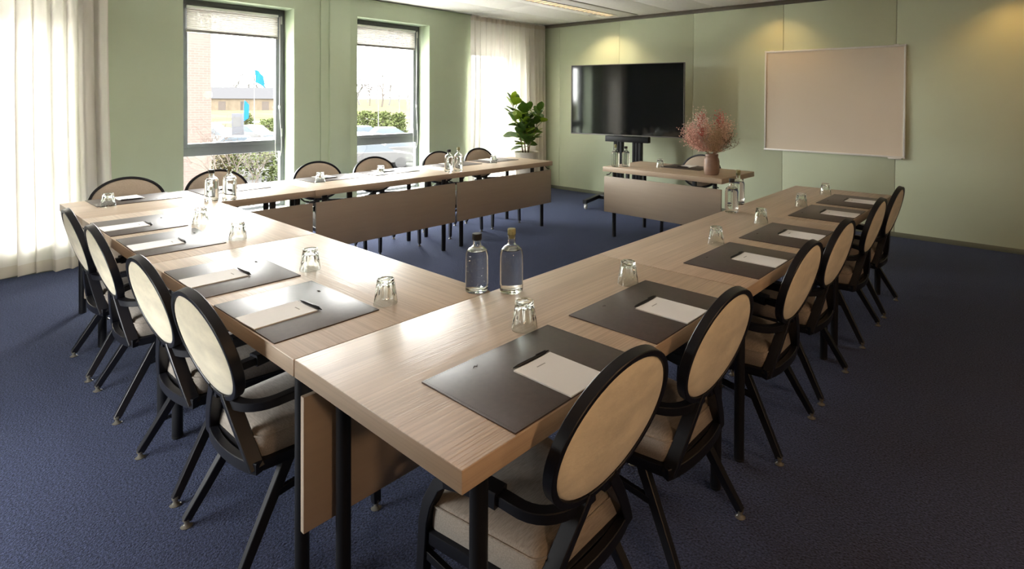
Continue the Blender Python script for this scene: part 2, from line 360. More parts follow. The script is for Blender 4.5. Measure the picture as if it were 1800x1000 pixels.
for k, (y0, y1) in enumerate(WINS):
    window(k+1, y0, y1, WL[k])
    t = thing('pleated_blind', 'white pleated blind drawn up '+BLN[k], 'blind', (FX+.03, (y0+y1)/2, 2.0), 0, 'pleated window blinds')
    hw = (y1-y0)/2-.085; zt, zb = ZH-2.0-.085, .14
    MB().box(-.012, .014, -hw, hw, zt-.005, zt+.02, .002).obj('head_rail', 'white_plastic', t)
    n = 22; pr = []
    for i in range(n+1): pr.append((.009 if i % 2 else -.009, zt-.006-(zt-.006-zb-.014)*i/n))
    vs = []; fs = []
    for i, (x, z) in enumerate(pr): vs += [(x, -hw+.004, z), (x, hw-.004, z)]
    for i in range(n): fs.append((2*i, 2*i+1, 2*i+3, 2*i+2))
    MB().add(vs, fs).obj('pleated_cloth', 'blind_cloth', t, smooth=False)
    MB().box(-.014, .014, -hw, hw, zb-.012, zb+.014, .003).obj('bottom_rail', 'blind_rail', t)
    cy = hw+.01
    cp = bez((.02, cy, zt), (.022, cy+.002, .0), (.02, cy, -.3), (.02, cy-.004, -.62), 10) + bez((.02, cy-.004, -.62), (.02, cy+.01, -.95), (.03, cy+.04, -1.15), (.02, cy-.01, -1.22), 8)[1:] + bez((.02, cy-.01, -1.22), (.02, cy-.05, -1.24), (.02, cy-.05, -1.1), (.018, cy-.045, -.95), 8)[1:]
    MB().tube(cp, .0025, 6).obj('pull_cord', 'white_plastic', t)
    MB().lathe([(.003, 0), (.008, .01), (.009, .03), (.005, .045)], 10, (.022, cy-.004, -.66)).obj('cord_bead', 'white_plastic', t)

# sheer curtains
def curtain(y0, y1, xc, label, seed, npl, gather):
    rnd = random.Random(seed)
    t = thing('sheer_curtain', label, 'curtain', (xc, (y0+y1)/2, 0), 0, 'floor-length sheer curtains')
    n = int((y1-y0)/.005); zs = [.012, .11, .112, .4, .8, 1.2, 1.6, 2.0, 2.3, 2.5, 2.6, CZ-.025]
    ph = [rnd.uniform(0, 6.28) for _ in range(8)]
    def X(yy, z):
        s = (yy-y0)/(y1-y0); top = max(0, (z-1.6)/1.1)
        a = math.sin(s*npl*2*PI + .9*math.sin(s*9+ph[0])) * (.016+.024*(1-top)*(.6+.4*math.sin(s*11+ph[1])))
        a += math.sin(s*npl*1.9*PI*2 + ph[2]) * .010*(.35+top)
        a += math.sin(s*npl*.42*2*PI+ph[3]) * .022*(1-.7*top)
        return a
    def Y(yy, z):
        s = (yy-y0)/(y1-y0); e = max(0, (2.5-z)/2.5)
        return yy + gather*e*e*(s-.5) + (.021+.012*math.sin(s*13+ph[6]))*math.sin(s*npl*PI*2+ph[4]+.7*math.sin(s*7+ph[7]))*(.45+.55*min(1, e*3))*min(1, s*12, (1-s)*12)
    def sheet(za):
        vs = []; fs = []
        for z in za:
            for i in range(n+1):
                yy = y0+(y1-y0)*i/n
                dz = (.012*math.sin((yy-y0)*7+ph[5]) if z < .05 else 0)
                vs.append((X(yy, z), Y(yy, z)-(y0+y1)/2, z+max(0, dz)))
        for k in range(len(za)-1):
            for i in range(n): a = k*(n+1)+i; fs.append((a, a+1, a+n+2, a+n+1))
        return MB().add(vs, fs)
    sheet(zs[2:]).obj('curtain_cloth', 'curtain_sheer', t, 180); sheet(zs[:3]).obj('hem', 'curtain_hem', t, 180)
    h = sheet([CZ-.085, CZ-.02]); h.v = [(x+.003, y, z) for x, y, z in h.v]
    h.obj('heading_tape', 'curtain_hem', t, 180)
    MB().box(-.012, .012, -(y1-y0)/2, (y1-y0)/2, CZ-.02, CZ-.001).obj('curtain_rail', 'white_plastic', t)
curtain(-.45, 1.20, WX+.085, 'wide sheer off-white curtain beside the table corner with the upturned glass', 3, 17, .10)
curtain(5.29, 6.82, WX+.085, 'sheer off-white corner curtain behind the potted fig', 5, 15, .10)

# ceiling luminaires: one near the corner, two added out of view for fill
LUM_W = 3.8
for q, (lx, ly, lab) in enumerate(((-4.82, 5.4, 'long narrow recessed ceiling light with a warm louvre near the corner'), (-4.82, 1.9, 'added long narrow recessed ceiling light above the window row'), (-2.9, 1.3, 'added long narrow recessed ceiling light above the row facing the television'))):
    t = thing('ceiling_light', lab, 'light', (lx, ly, CZ), 0 if q < 2 else PI/2, 'long recessed ceiling lights')
    m = MB()
    for x in (-.095, .085): m.box(x, x+.01, -1.25, 1.25, -.008, .01)
    for y in (-1.25, 1.24): m.box(-.085, .085, y, y+.01, -.008, .01)
    m.obj('housing', 'lamp_ring', t)
    MB().box(-.085, .085, -1.24, 1.24, -.001, .004).obj('diffuser', 'lamp_louver', t)
    for k in range(25):
        yy = -1.2+k*.1; MB().box(-.085, .085, yy-.002, yy+.002, -.010, -.001).obj('louvre_blade', 'lamp_ring', t)
    if q:  # only the added pair casts fill light
        ad = bpy.data.lights.new('added_luminaire_glow', 'AREA'); ad.shape = 'RECTANGLE'; ad.size = .16; ad.size_y = 2.4; ad.energy = LUM_W; ad.color = (1, .97, .92); ad.spread = math.radians(140)
        ao = bpy.data.objects.new('added_luminaire_glow', ad); COL.objects.link(ao); ao.location = (lx, ly, CZ-.014); ao.rotation_euler = (0, 0, 0 if q < 2 else PI/2)
for k, (x, y, pw) in enumerate(((-5.0, 6.40, 8.0), (-2.47, 6.45, 3.0), (-.15, 6.4, 3.4))):
    t = thing('wall_washer', ['recessed warm downlight in the ceiling above the television', 'recessed warm downlight in the ceiling above the whiteboard', 'recessed warm downlight in the ceiling beyond the whiteboard'][k], 'light', (x, y, CZ), 0, 'recessed ceiling downlights')
    MB().lathe([(.062, -.004), (.052, -.006), (.046, .002)], 28, cap0=False, cap1=False).obj('trim_ring', 'lamp_ring', t)
    MB().lathe([(.046, .0005), (.01, .001)], 28).obj('lamp', 'lamp_disc', t)
    sd = bpy.data.lights.new('downlight_beam', 'SPOT'); sd.energy = pw; sd.color = [(1, .74, .42), (1, .60, .22), (1, .55, .16)][k]; sd.spot_size = math.radians(118); sd.spot_blend = .75; sd.shadow_soft_size = .04
    so = bpy.data.objects.new('downlight_beam', sd); COL.objects.link(so); so.location = (x, y, CZ-.03); so.rotation_euler = (math.radians(12), 0, 0)

for k, (x, y) in enumerate(((.9, .1), (.9, 2.4), (.9, 4.7), (-1.6, -.3), (-4.0, -.3))):  # extra downlights added out of view as warm fill
    t = thing('downlight', 'added unseen warm ceiling downlight '+['near the front corner of the right wall', 'midway along the right wall', 'near the far end of the right wall', 'near the front wall', 'near the front wall by the wide curtain'][k], 'light', (x, y, CZ), 0, 'recessed ceiling downlights')
    MB().lathe([(.075, -.004), (.064, -.006), (.058, .002)], 28, cap0=False, cap1=False).obj('trim_ring', 'lamp_ring', t)
    MB().lathe([(.058, .0005), (.01, .001)], 28).obj('lamp', 'lamp_disc', t)
    sd = bpy.data.lights.new('downlight_beam', 'SPOT'); sd.energy = [6, 2, 1, 1.5, 1.5][k]; sd.color = (1, .56, .25); sd.spot_size = math.radians(110); sd.spot_blend = .8; sd.shadow_soft_size = .06
    so = bpy.data.objects.new('downlight_beam', sd); COL.objects.link(so); so.location = (x, y, CZ-.03)
for k, y in enumerate((.2, 2.5, 4.6)):  # sconces added out of view to warm the chair backs
    t = thing('added_sconce', ORD[k]+' added warm uplit wall sconce on the right wall, counted from the front wall', 'light', (RX, y, 1.5), 0, 'added wall sconces, out of view')
    MB().box(-.02, 0, -.05, .05, -.09, .09, .004).obj('back_plate', 'lamp_ring', t)
    MB().lathe([(.05, -.09), (.075, -.06), (.085, .10), (.082, .10), (.07, -.055), (.03, -.085)], 24, (-.11, 0, 0), cap0=False, cap1=False).obj('shade', 'added_sconce_shade', t)
    MB().lathe([(.012, -.085), (.03, -.04), (.032, 0), (.015, .03), (.002, .035)], 16, (-.11, 0, 0)).obj('bulb', 'lamp_disc', t)
    MB().tube([(-.02, 0, -.08), (-.06, 0, -.10), (-.11, 0, -.088)], .008, 8).obj('bracket_arm', 'lamp_ring', t)
    sd = bpy.data.lights.new('added_sconce_glow', 'POINT'); sd.energy = [13, 7, .6][k]; sd.color = (1, .64, .38); sd.shadow_soft_size = .09
    so = bpy.data.objects.new('added_sconce_glow', sd); COL.objects.link(so); so.location = (RX-.24, y, 1.52)
# ------------------------------------------------------------------ tables
X1, Y1, TW, TL, TH = -1.5871, .6968, .7271, 1.3869, .75
def make_table():
    t = thing('conference_table', '', 'table')           # local X = length, +Y = side of the modesty panel
    hl, hw = TL/2-.002, TW/2-.001
    top = MB().box(-hl, hl, -hw, hw, TH-.05, TH, .0025).obj('tabletop', 'table_wood', t)
    top.data.materials.append(MATS['edge_wood'])
    for p in top.data.polygons:
        if abs(p.normal.z) < .35: p.material_index = 1
    for sx in (-1, 1):
        for sy in (-1, 1):
            x = sx*(hl-.105); y = sy*(hw-.072)
            l = MB().lathe([(.0205, .012), (.0205, TH-.055)], 20, (x, y, 0)).obj('leg', 'black_metal', t)
            MB().lathe([(.019, 0), (.021, .004), (.021, .012)], 16, (x, y, 0)).obj('foot_cap', 'cap_black', l)
            MB().box(x-.045, x+.045, y-.035, y+.035, TH-.055, TH-.049, .001).obj('leg_plate', 'black_metal', l)
    MB().box(-hl+.12, hl-.12, -.02, .02, TH-.085, TH-.05, .002).obj('under_beam', 'black_metal', t)
    MB().box(-hl+.012, hl-.012, hw-.030, hw-.012, .268, .648, .0015).obj('modesty_panel', 'panel_wood', t)
    for sx in (-1, 1):
        MB().box(sx*(hl-.30)-.02, sx*(hl-.30)+.02, hw-.05, hw-.030, .60, TH-.05, .001).obj('panel_bracket', 'black_metal', t)
        MB().tube([(sx*(hl-.04), hw-.02, .662), (sx*(hl-.075), hw-.02, .672), (sx*(hl-.10), hw-.02, .695)], .005, 6).obj('panel_hook', 'black_metal', t)
    return t
tab = make_table(); tu = []
XB = X1-2*TL-TW      # outer edge of the window row
for k, nm in enumerate(('corner table carrying two water bottles, desk pads and an upturned glass', 'middle table of the row opposite the windows', 'end table of the row opposite the windows, below the whiteboard')):
    instance(tab, tu, (X1+TW/2, Y1+TL*(k+.5), 0), PI/2, 'wood-grain '+nm, 'conference tables set in an open rectangle')
for k, nm in enumerate(('table beside the carafe corner, in the row facing the television', 'table nearer the wide curtain, in the row facing the television')):
    instance(tab, tu, (X1-TL*(k+.5), Y1+TW/2, 0), 0, 'pale wood-grain '+nm, 'conference tables set in an open rectangle')
for k, nm in enumerate(('corner table of the window row beside the wide curtain', 'middle table of the window row', 'end table of the window row beside the potted fig')):
    instance(tab, tu, (XB+TW/2, Y1+TL*(k+.5), 0), -PI/2, 'wood-grain '+nm, 'conference tables set in an open rectangle')
MTX, MTY = -2.915, 5.175
instance(tab, tu, (MTX, MTY, 0), PI-.02, 'wood-grain single table in front of the television, with the flower vase', 'conference tables set in an open rectangle')

# ------------------------------------------------------------------ chairs
def make_chair():
    t = thing('oval_back_chair', '', 'chair')
    # seat cushion
    def outline(hr, hf, yr, yf, r=.035, n=5):
        cs = [(-hr, yr, PI, 1.5*PI), (hr, yr, 1.5*PI, 2*PI), (hf, yf, 0, PI/2), (-hf, yf, PI/2, PI)]
        out = []
        for (x, y, a0, a1) in cs:
            cx = x+(r if x < 0 else -r); cy = y+(r if y < 0 else -r)
            for i in range(n+1):
                a = a0+(a1-a0)*i/n; out.append((cx+r*math.cos(a), cy+r*math.sin(a)))
        return out
    def ring(hr, hf, yr, yf, z, r=.035): return [(x, y, z) for x, y in outline(hr, hf, yr, yf, r)]
    S = []
    for ins, z in ((.008, .345), (0, .352), (0, .405), (.004, .415), (.012, .424)): S.append(ring(.172-ins, .205-ins, -.155+ins, .215-ins, z))
    for k, z in ((.75, .430), (.4, .434), (.08, .435)): S.append([(x*k, .03+(y-.03)*k, z) for x, y, _ in S[4]])
    c = MB().loft(S).obj('seat_cushion', 'seat_fabric', t, 60)
    o2 = ring(.171, .204, -.154, .214, .4125)
    MB().tube(o2, .0032, 6, closed=True).obj('piping', 'seat_fabric', c)
    MB().loft([ring(.180, .213, -.163, .223, .312), ring(.182, .215, -.165, .225, .318), ring(.182, .215, -.165, .225, .345), ring(.178, .211, -.161, .221, .348)]).obj('seat_frame', 'chair_black', t)
    # oval back, tilted
    tilt = math.atan2(.10, .375); C0 = Vector((0, -.238, .6955)); ux = Vector((1, 0, 0)); uv = Vector((0, -math.sin(tilt), math.cos(tilt))); un = ux.cross(uv)  # un points to the rear
    A, B = .2325, .184
    def P(u, v, d): return C0+ux*u+uv*v+un*d
    rear = 1 if un.y < 0 else -1
    n = 56; loops = []
    for i in range(n):
        a = 2*PI*i/n; l = []
        for (dr, dd) in ((0, -.013), (-.002, -.015), (-.015, -.015), (-.017, -.013), (-.017, .013), (-.015, .015), (-.002, .015), (0, .013)):
            l.append(tuple(P((A+dr)*math.cos(a), (B+dr)*math.sin(a), dd)))
        loops.append(l)
    MB().loft(loops, closed=True).obj('back_frame', 'chair_black', t, 30)
    def pad(sgn, nm, mt, bulge):
        L = []
        for k, d in ((1., .003), (.99, .009), (.96, .013), (.8, .013+bulge*.5), (.5, .013+bulge*.85), (.2, .013+bulge), (.02, .013+bulge)):
            L.append([tuple(P((A-.0165)*k*math.cos(2*PI*i/n), (B-.0165)*k*math.sin(2*PI*i/n), sgn*d)) for i in range(n)])
        MB().loft(L).obj(nm, mt, t, 60)
    pad(rear, 'rear_panel', 'velvet', .010); pad(-rear, 'backrest_pad', 'back_fabric', .018)
    # stiles
    for s in (-1, 1):
        p = bez((s*.045, -.192, .532), (s*.085, -.185, .475), (s*.130, -.175, .41), (s*.172, -.158, .325), 8)
        MB().tube(p, 1, ref=(s*.8, -.1, .35), sec=(.0155, .021)).obj('stile', 'chair_black', t, 30)
    MB().tube(bez((-.185, -.155, .331), (-.10, -.195, .331), (.10, -.195, .331), (.185, -.155, .331), 14), 1, ref=(0, 0, 1), sec=(.018, .013)).obj('rear_rail', 'chair_black', t, 30)
    # low arms
    for s in (-1, 1):
        p = bez((s*.02, -.187, .512), (s*.10, -.187, .502), (s*.165, -.155, .505), (s*.168, -.07, .512), 10)
        p += bez((s*.168, -.07, .512), (s*.170, -.02, .515), (s*.178, .02, .515), (s*.185, .06, .512), 5)[1:]
        a = MB().tube(p, 1, ref=(0, 0, 1), sec=(.0135, .017)).obj('arm', 'chair_black', t, 30)
        MB().tube([(s*.172, -.03, .515), (s*.180, .03, .519), (s*.190, .09, .515), (s*.196, .135, .508)], 1, ref=(0, 0, 1), sec=(.021, .024)).obj('arm_pad', 'chair_black', a, 30)
    # legs
    def leg(pts, r):
        l = MB().tube(pts, r, ref=(0, 1, 0), sec=(.0165, .0135)).obj('leg', 'chair_black', t, 30)
        x, y, _ = pts[0]
        MB().lathe([(.016, 0), (.0185, .003), (.012, .007), (.008, .012), (.008, .020), (.012, .024), (.012, .034)], 16, (x, y, 0)).obj('foot_glide', 'clear_foot', l)
    for s in (-1, 1):
        leg([(s*.213, -.229, .026), (s*.198, -.175, .12), (s*.184, -.118, .22), (s*.170, -.058, .325)], [.82, .9, .97, 1.05])
        leg([(s*.216, .226, .026), (s*.212, .222, .2), (s*.208, .212, .37), (s*.205, .200, .42), (s*.200, .170, .475), (s*.195, .125, .508)], [.85, .95, 1.05, 1.05, 1, 1])
        MB().tube([(s*.211, .215, .285), (s*.186, -.12, .225)], 1, ref=(0, 0, 1), sec=(.011, .008)).obj('stretcher', 'chair_black', t, 30)
    MB().tube([(-.21, .215, .285), (.21, .215, .285)], 1, ref=(0, 0, 1), sec=(.011, .008)).obj('stretcher', 'chair_black', t, 30)
    return t
ch = make_chair(); cu = []
LCH = [-2.035, -2.61, -3.405, -3.99]; RCH = [1.095, 1.675, 2.48, 3.06, 3.87, 4.475]; BCH = [1.095, 1.68, 2.515, 3.095, 3.90, 4.485]
rnd = random.Random(2)
CG = 'oval-back chairs around the tables'
RL = ['row opposite the windows, %s from the carafe corner' % o for o in ORD]
LLb = ['row facing the television, %s from the carafe corner' % o for o in ORD]
BL = ['row along the windows, %s from the wide curtain' % o for o in ORD]
for k, x in enumerate(LCH): instance(ch, cu, (x, .861, 0), rnd.uniform(-.02, .02), 'oval-back chair in the '+LLb[k], CG)
for k, y in enumerate(RCH): instance(ch, cu, (-1.025, y, 0), PI/2+rnd.uniform(-.02, .02), 'oval-back chair in the '+RL[k], CG)
for k, y in enumerate(BCH): instance(ch, cu, (-4.975, y, 0), -PI/2+rnd.uniform(-.02, .02), 'oval-back chair in the '+BL[k], CG)
instance(ch, cu, (-2.84, 5.345, 0), PI, 'oval-back chair behind the single table with the flower vase', CG)

# ------------------------------------------------------------------ place settings
def make_pad():
    t = thing('desk_pad', '', 'desk pad')               # local: X width .475, Y depth .345 (origin at the rear/table-edge middle)
    MB().box(-.2375, .2375, .002, .345, 0, .0045, .0015).obj('leather_sheet', 'leather', t)
    m = MB(); n = 0
    def run(a, b):
        L = (Vector(b)-Vector(a)).length; k = int(L/.008); d = (Vector(b)-Vector(a))/k
        for i in range(k):
            p = Vector(a)+d*i; q = p+d*.6; nn = Vector((-d.y, d.x, 0)).normalized()*.0006
            m.add([tuple(p-nn), tuple(q-nn), tuple(q+nn), tuple(p+nn)], [(0, 1, 2, 3)])
    z = .0048; e = .006
    run((-.2375+e, .002+e, z), (.2375-e, .002+e, z)); run((.2375-e, .002+e, z), (.2375-e, .345-e, z)); run((.2375-e, .345-e, z), (-.2375+e, .345-e, z)); run((-.2375+e, .345-e, z), (-.2375+e, .002+e, z))
    m.obj('stitching', 'stitch', t, smooth=False)
    MB().tube([(-.105, .300, .0046), (-.098, .306, .0046), (-.094, .298, .0046), (-.088, .305, .0046)], .0012, 5).obj('embossed_mark', 'stitch', t)
    return t
def make_paper():
    t = thing('notepad', '', 'notepad')                 # X .142, Y .2
    vs = []; fs = []; nx, ny = 6, 8
    for zz in (0, .0022):
        for j in range(ny+1):
            for i in range(nx+1):
                x = -.071+.142*i/nx; y = .2*j/ny
                vs.append((x, y, zz + (.0016*(abs(i-nx/2)/(nx/2))**2 if zz else 0)))
    o = (nx+1)*(ny+1)
    for j in range(ny):
        for i in range(nx):
            a = j*(nx+1)+i; fs.append((o+a, o+a+1, o+a+nx+2, o+a+nx+1)); fs.append((a, a+nx+1, a+nx+2, a+1))
    bd = [i for i in range(nx+1)] + [(j*(nx+1)+nx) for j in range(1, ny+1)] + [ny*(nx+1)+i for i in range(nx-1, -1, -1)] + [j*(nx+1) for j in range(ny-1, 0, -1)]
    for i in range(len(bd)): a, b = bd[i], bd[(i+1) % len(bd)]; fs.append((a, b, o+b, o+a))
    MB().add(vs, fs).obj('sheets', 'paper', t)
    m = MB()
    for i in range(7): m.box(-.016+i*.0046, -.0128+i*.0046, .165, .1685, .0024, .0027)
    m.obj('printed_heading', 'ink', t, smooth=False)
    return t
def make_pen():
    t = thing('ballpoint_pen', '', 'pen')               # along X, .142 long
    R = Matrix.Rotation(PI/2, 4, 'Y')
    MB().lathe([(.0008, -.066), (.0028, -.058), (.0044, -.045), (.0046, .03), (.0046, .058), (.0036, .062)], 12, (0, 0, .005), M=R).obj('barrel', 'pen_black', t)
    MB().lathe([(.0022, .062), (.0022, .072), (.0014, .074)], 10, (0, 0, .005), M=R).obj('push_button', 'pen_black', t)
    MB().box(.022, .06, -.0015, .0015, .0102, .0116, .0004).obj('clip', 'pen_black', t)
    MB().lathe([(.0003, -.072), (.0009, -.067), (.0009, -.064)], 8, (0, 0, .005), M=R).obj('tip', 'pen_metal', t)
    return t
def make_tumbler():
    t = thing('drinking_glass', '', 'glass')
    seg = 80; K = 10
    def fac(lo, hi):
        def fn(a, k, z):
            if z < lo or z > hi: return 1
            b = (a % (2*PI/K))-PI/K
            s = min(1, (z-lo)/.012, (hi-z)/.006)
            return 1-(.085*(1-abs(math.cos(b*K/2))**.7)*0 + .105*(math.cos(b*K/2)**2))*max(0, s)
        return fn
    Hh = .088; out = []
    for z in (0, .001, .012, .026, .030, .036, .045, .055, .065, .074, .078, .082, .086): out.append((.0410-.0125*(z/Hh)**1.15, z))
    out += [(.027, .0878), (.024, .088)]
    inn = [(.022, .0845), (.020, .076), (.0245, .0745), (.0285, .062), (.0325, .043), (.0358, .026), (.0375, .010), (.0388, .0006)]
    f = fac(.024, .080)
    prof = out+[(.003, .0862), (.003, .0765)] if False else out
    m = MB()
    loops = []
    for k, (r, z) in enumerate(prof): loops.append([(r*f(2*PI*j/seg, k, z)*math.cos(2*PI*j/seg), r*f(2*PI*j/seg, k, z)*math.sin(2*PI*j/seg), z) for j in range(seg)])
    base = len(loops)
    loops.append([(.001*math.cos(2*PI*j/seg), .001*math.sin(2*PI*j/seg), .0865) for j in range(seg)])
    inner = [[(.001*math.cos(2*PI*j/seg), .001*math.sin(2*PI*j/seg), .0745) for j in range(seg)]]
    for (r, z) in ((.021, .0742), (.0235, .072), (.0275, .060), (.031, .046), (.034, .032), (.0362, .020), (.0378, .008), (.0392, .0)):
        inner.append([(r*math.cos(2*PI*j/seg), r*math.sin(2*PI*j/seg), z) for j in range(seg)])
    m.loft([inner[0]]+inner[1:]+loops, cap0=True, cap1=True).obj('glass_body', 'drink_glass', t, 45)
    return t
PAD, PAP, PEN, GLS = make_pad(), make_paper(), make_pen(), make_tumbler()
pu, nu, eu, gu = [], [], [], []
ZT = TH
def setting(ox, oy, rz, nm, gl, gvis=True, jit=0., pdx=0.):
    """ox,oy = point on the table edge; rz turns local +Y toward the table middle"""
    c, s = math.cos(rz), math.sin(rz)
    def W(x, y): return (ox+c*x-s*y, oy+s*x+c*y)
    instance(PAD, pu, (*W(0, .002), ZT), rz+jit*.5, 'brown leather desk pad at the '+nm, 'leather desk pads')
    instance(PAP, nu, (*W(.02+pdx, .004), ZT+.0047), rz+jit, 'paper notepad at the '+nm, 'paper notepads')
    instance(PEN, eu, (*W(.02+pdx, .212), ZT+.0047), rz+jit*2, 'black pen at the '+nm, 'black ballpoint pens')
    if gvis: instance(GLS, gu, (gl[0], gl[1], ZT), rnd.uniform(0, 1), 'upturned faceted glass at the '+nm, 'upturned drinking glasses')
LG = [(-1.78, 1.10), (-2.37, 1.11), (-3.158, 1.11), (-3.711, 1.11)]
for k, x in enumerate((-1.965, -2.545, -3.35, -3.925)):
    setting(x, Y1, 0, LLb[k].replace('row facing', 'place facing').replace('television, ', 'television, '), LG[k], True, rnd.uniform(-.02, .03), [.025, .02, .04, .03][k]-.02)
RG = [(-1.25, 1.262), (-1.245, 1.835), (-1.248, 2.625), (-1.258, 3.243), (-1.25, 3.945), (-1.258, 4.54)]
for k, y in enumerate((1.085, 1.665, 2.45, 3.045, 3.79, 4.36)):
    setting(X1+TW, y, PI/2, RL[k].replace('row opposite', 'place opposite'), RG[k], True, rnd.uniform(-.02, .02), .0)
BG = [(-4.715, .885), (-4.73, 1.50), (-4.73, 2.30), (-4.76, 2.89), (-4.74, 3.70), (-4.71, 4.25)]
for k, y in enumerate((1.065, 1.67, 2.48, 3.07, 3.875, 4.44)):
    setting(XB, y, -PI/2, BL[k].replace('row along', 'place along'), BG[k], True, rnd.uniform(-.03, .03), 0)
setting(-2.90, MTY+TW/2, PI, 'single table with the flower vase', (-3.12, 5.19), True, .02)

# ------------------------------------------------------------------ water bottles
def make_bottle(kind):
    t = thing('water_bottle', '', 'bottle')
    seg = 40
    if kind == 'sparkling':
        out = [(.038, 0), (.0415, .003), (.0425, .010), (.0425, .132), (.0415, .142), (.037, .154), (.028, .163), (.0190, .169), (.0155, .175), (.0150, .190), (.0155, .196), (.0158, .203)]
        fill = .153; wr = [(.034, .0120), (.0388, .0165), (.0388, .131), (.0378, .141), (.0342, .152)]
    else:
        out = [(.039, 0), (.0425, .003), (.0435, .010), (.0435, .136), (.0420, .148), (.037, .160), (.028, .170), (.0180, .176), (.0145, .182), (.0145, .206), (.0160, .208), (.0160, .214)]
        fill = .158; wr = [(.034, .0120), (.0398, .0165), (.0398, .135), (.0384, .147), (.0340, .157)]
    th = .0035; top = out[-1][1]
    inn = [(wr[-1][0]*.99, fill+.001)]+[(max(.008, r-th), z) for r, z in out if z > fill+.002]
    L = lambda r, z: [(r*math.cos(2*PI*j/seg), r*math.sin(2*PI*j/seg), z) for j in range(seg)]
    loops = [L(.001, .004)]+[L(r, z) for r, z in out]+[L(inn[-1][0], top)]+[L(r, z) for r, z in reversed(inn[:-1])]+[L(.001, fill+.001)]
    b = MB().loft(loops).obj('glass_body', 'bottle_glass', t, 40)
    MB().loft([L(.001, wr[0][1]-.0009)]+[L(r, z) for r, z in wr]+[L(.001, wr[-1][1])]).obj('water', 'water', t, 40)
    if kind == 'sparkling':
        MB().lathe([(.0165, top-.010), (.0178, top-.006), (.0178, top+.012), (.016, top+.0145)], 28, fn=lambda a, k, z: 1+.012*math.cos(a*28)).obj('screw_cap', 'cap_black', t)
        m = MB(); rr = random.Random(9)
        for _ in range(70):
            a = rr.uniform(0, 6.28); z = rr.uniform(.022, .145); q = rr.uniform(.0009, .0019); r = .0362
            m.lathe([(q*.5, -q*.8), (q, 0), (q*.5, q*.8)], 6, (r*math.cos(a), r*math.sin(a), z))
        o = m.obj('bubbles', 'bubble', t); o['kind'] = 'stuff'
    else:
        MB().lathe([(.0105, top-.014), (.0120, top-.001), (.0150, top+.001), (.0155, top+.004), (.0153, top+.021), (.0140, top+.023)], 24).obj('cork_stopper', 'cork', t)
    return t
bs, bc = make_bottle('sparkling'), make_bottle('still'); su, stu = [], []
BGp = 'glass water bottles in pairs on the tables'
PAIRS = [((-1.632, 1.392), (-1.530, 1.474), 'at the carafe corner where two table rows meet'), ((-1.525, 3.43), (-1.612, 3.73), 'below the whiteboard on the row opposite the windows'),
         ((-4.455, 1.40), (-4.41, 1.497), 'at the window row corner near the wide curtain'), ((-4.50, 3.475), (-4.465, 3.565), 'midway along the window row'), ((-3.515, 4.925), (-3.432, 5.00), 'on the single table before the television stand')]
for k, (a, b, nm) in enumerate(PAIRS):
    if k == 4: a, b = b, a
    instance(bs, su, (*a, ZT), k*.7, 'black-capped glass bottle of sparkling water '+nm, BGp)
    instance(bc, stu, (*b, ZT), k*.9, 'cork-stoppered glass bottle of still water '+nm, BGp)

# ------------------------------------------------------------------ vase and dried flowers
VX, VY = -2.44, 5.02
t = thing('vase', 'brown ceramic vase holding dried flowers on the single table', 'vase', (VX, VY, ZT))
MB().lathe([(.055, 0), (.064, .004), (.072, .02), (.0745, .05), (.0745, .13), (.070, .150), (.065, .163), (.061, .168), (.060, .173), (.062, .177), (.0625, .196), (.061, .2), (.056, .2), (.055, .17), (.06, .15), (.064, .06), (.05, .012), (.01, .010)], 40, fn=lambda a, k, z: 1+(.006*math.cos(a*24) if .02 < z < .15 else 0)).obj('body', 'vase_clay', t, 30)
t = thing('dried_bouquet', 'pink, coral and beige dried flower bouquet standing in the brown vase', 'flowers', (VX, VY, ZT))
rb = random.Random(21)
def petals(m, c, n, spread, size, rnd_, zmin=-9):
    for _ in range(n):
        p = Vector(c)+Vector((rnd_.gauss(0, spread), rnd_.gauss(0, spread), rnd_.gauss(0, spread)))
        if p.z < zmin: continue
        d = Vector((rnd_.uniform(-1, 1), rnd_.uniform(-1, 1), rnd_.uniform(-.3, 1))).normalized(); q = d.orthogonal().normalized(); s = size*rnd_.uniform(.6, 1.3)
        e = d.cross(q)
        m.add([tuple(p), tuple(p+d*s*.5+q*s*.35+e*s*.1), tuple(p+d*s), tuple(p+d*s*.5-q*s*.35+e*s*.1)], [(0, 1, 2), (0, 2, 3)])
# camera-independent layout: azimuth, lean, length, kind
STEMS = []
LFT, RGT, FRT = 3.83, .69, 5.4
for k in range(7): STEMS.append((LFT+rb.uniform(-.5, .5), rb.uniform(.62, .98), rb.uniform(.26, .37), 'flower_pink'))
for k in range(7): STEMS.append((LFT+rb.uniform(-.8, .8), rb.uniform(.15, .55), rb.uniform(.33, .42), 'flower_pale'))
for k in range(6): STEMS.append((rb.uniform(0, 6.28), rb.uniform(.10, .42), rb.uniform(.26, .38), 'flower_peach'))
for k in range(4): STEMS.append((rb.uniform(0, 6.28), rb.uniform(.08, .25), rb.uniform(.40, .47), 'flower_red'))
for k in range(3): STEMS.append((LFT+rb.uniform(-.6, .6), rb.uniform(.3, .6), rb.uniform(.26, .34), 'flower_red'))
for k in range(6): STEMS.append((FRT+rb.uniform(-1.0, .4), rb.uniform(.2, .55), rb.uniform(.16, .27), 'flower_beige'))
for k in range(11): STEMS.append((RGT+rb.uniform(-.8, .8), rb.uniform(.45, 1.05), rb.uniform(.22, .36), 'sprig_dark'))
for k in range(7): STEMS.append((RGT+rb.uniform(-.9, .9), rb.uniform(.2, .6), rb.uniform(.26, .37), 'flower_peach'))
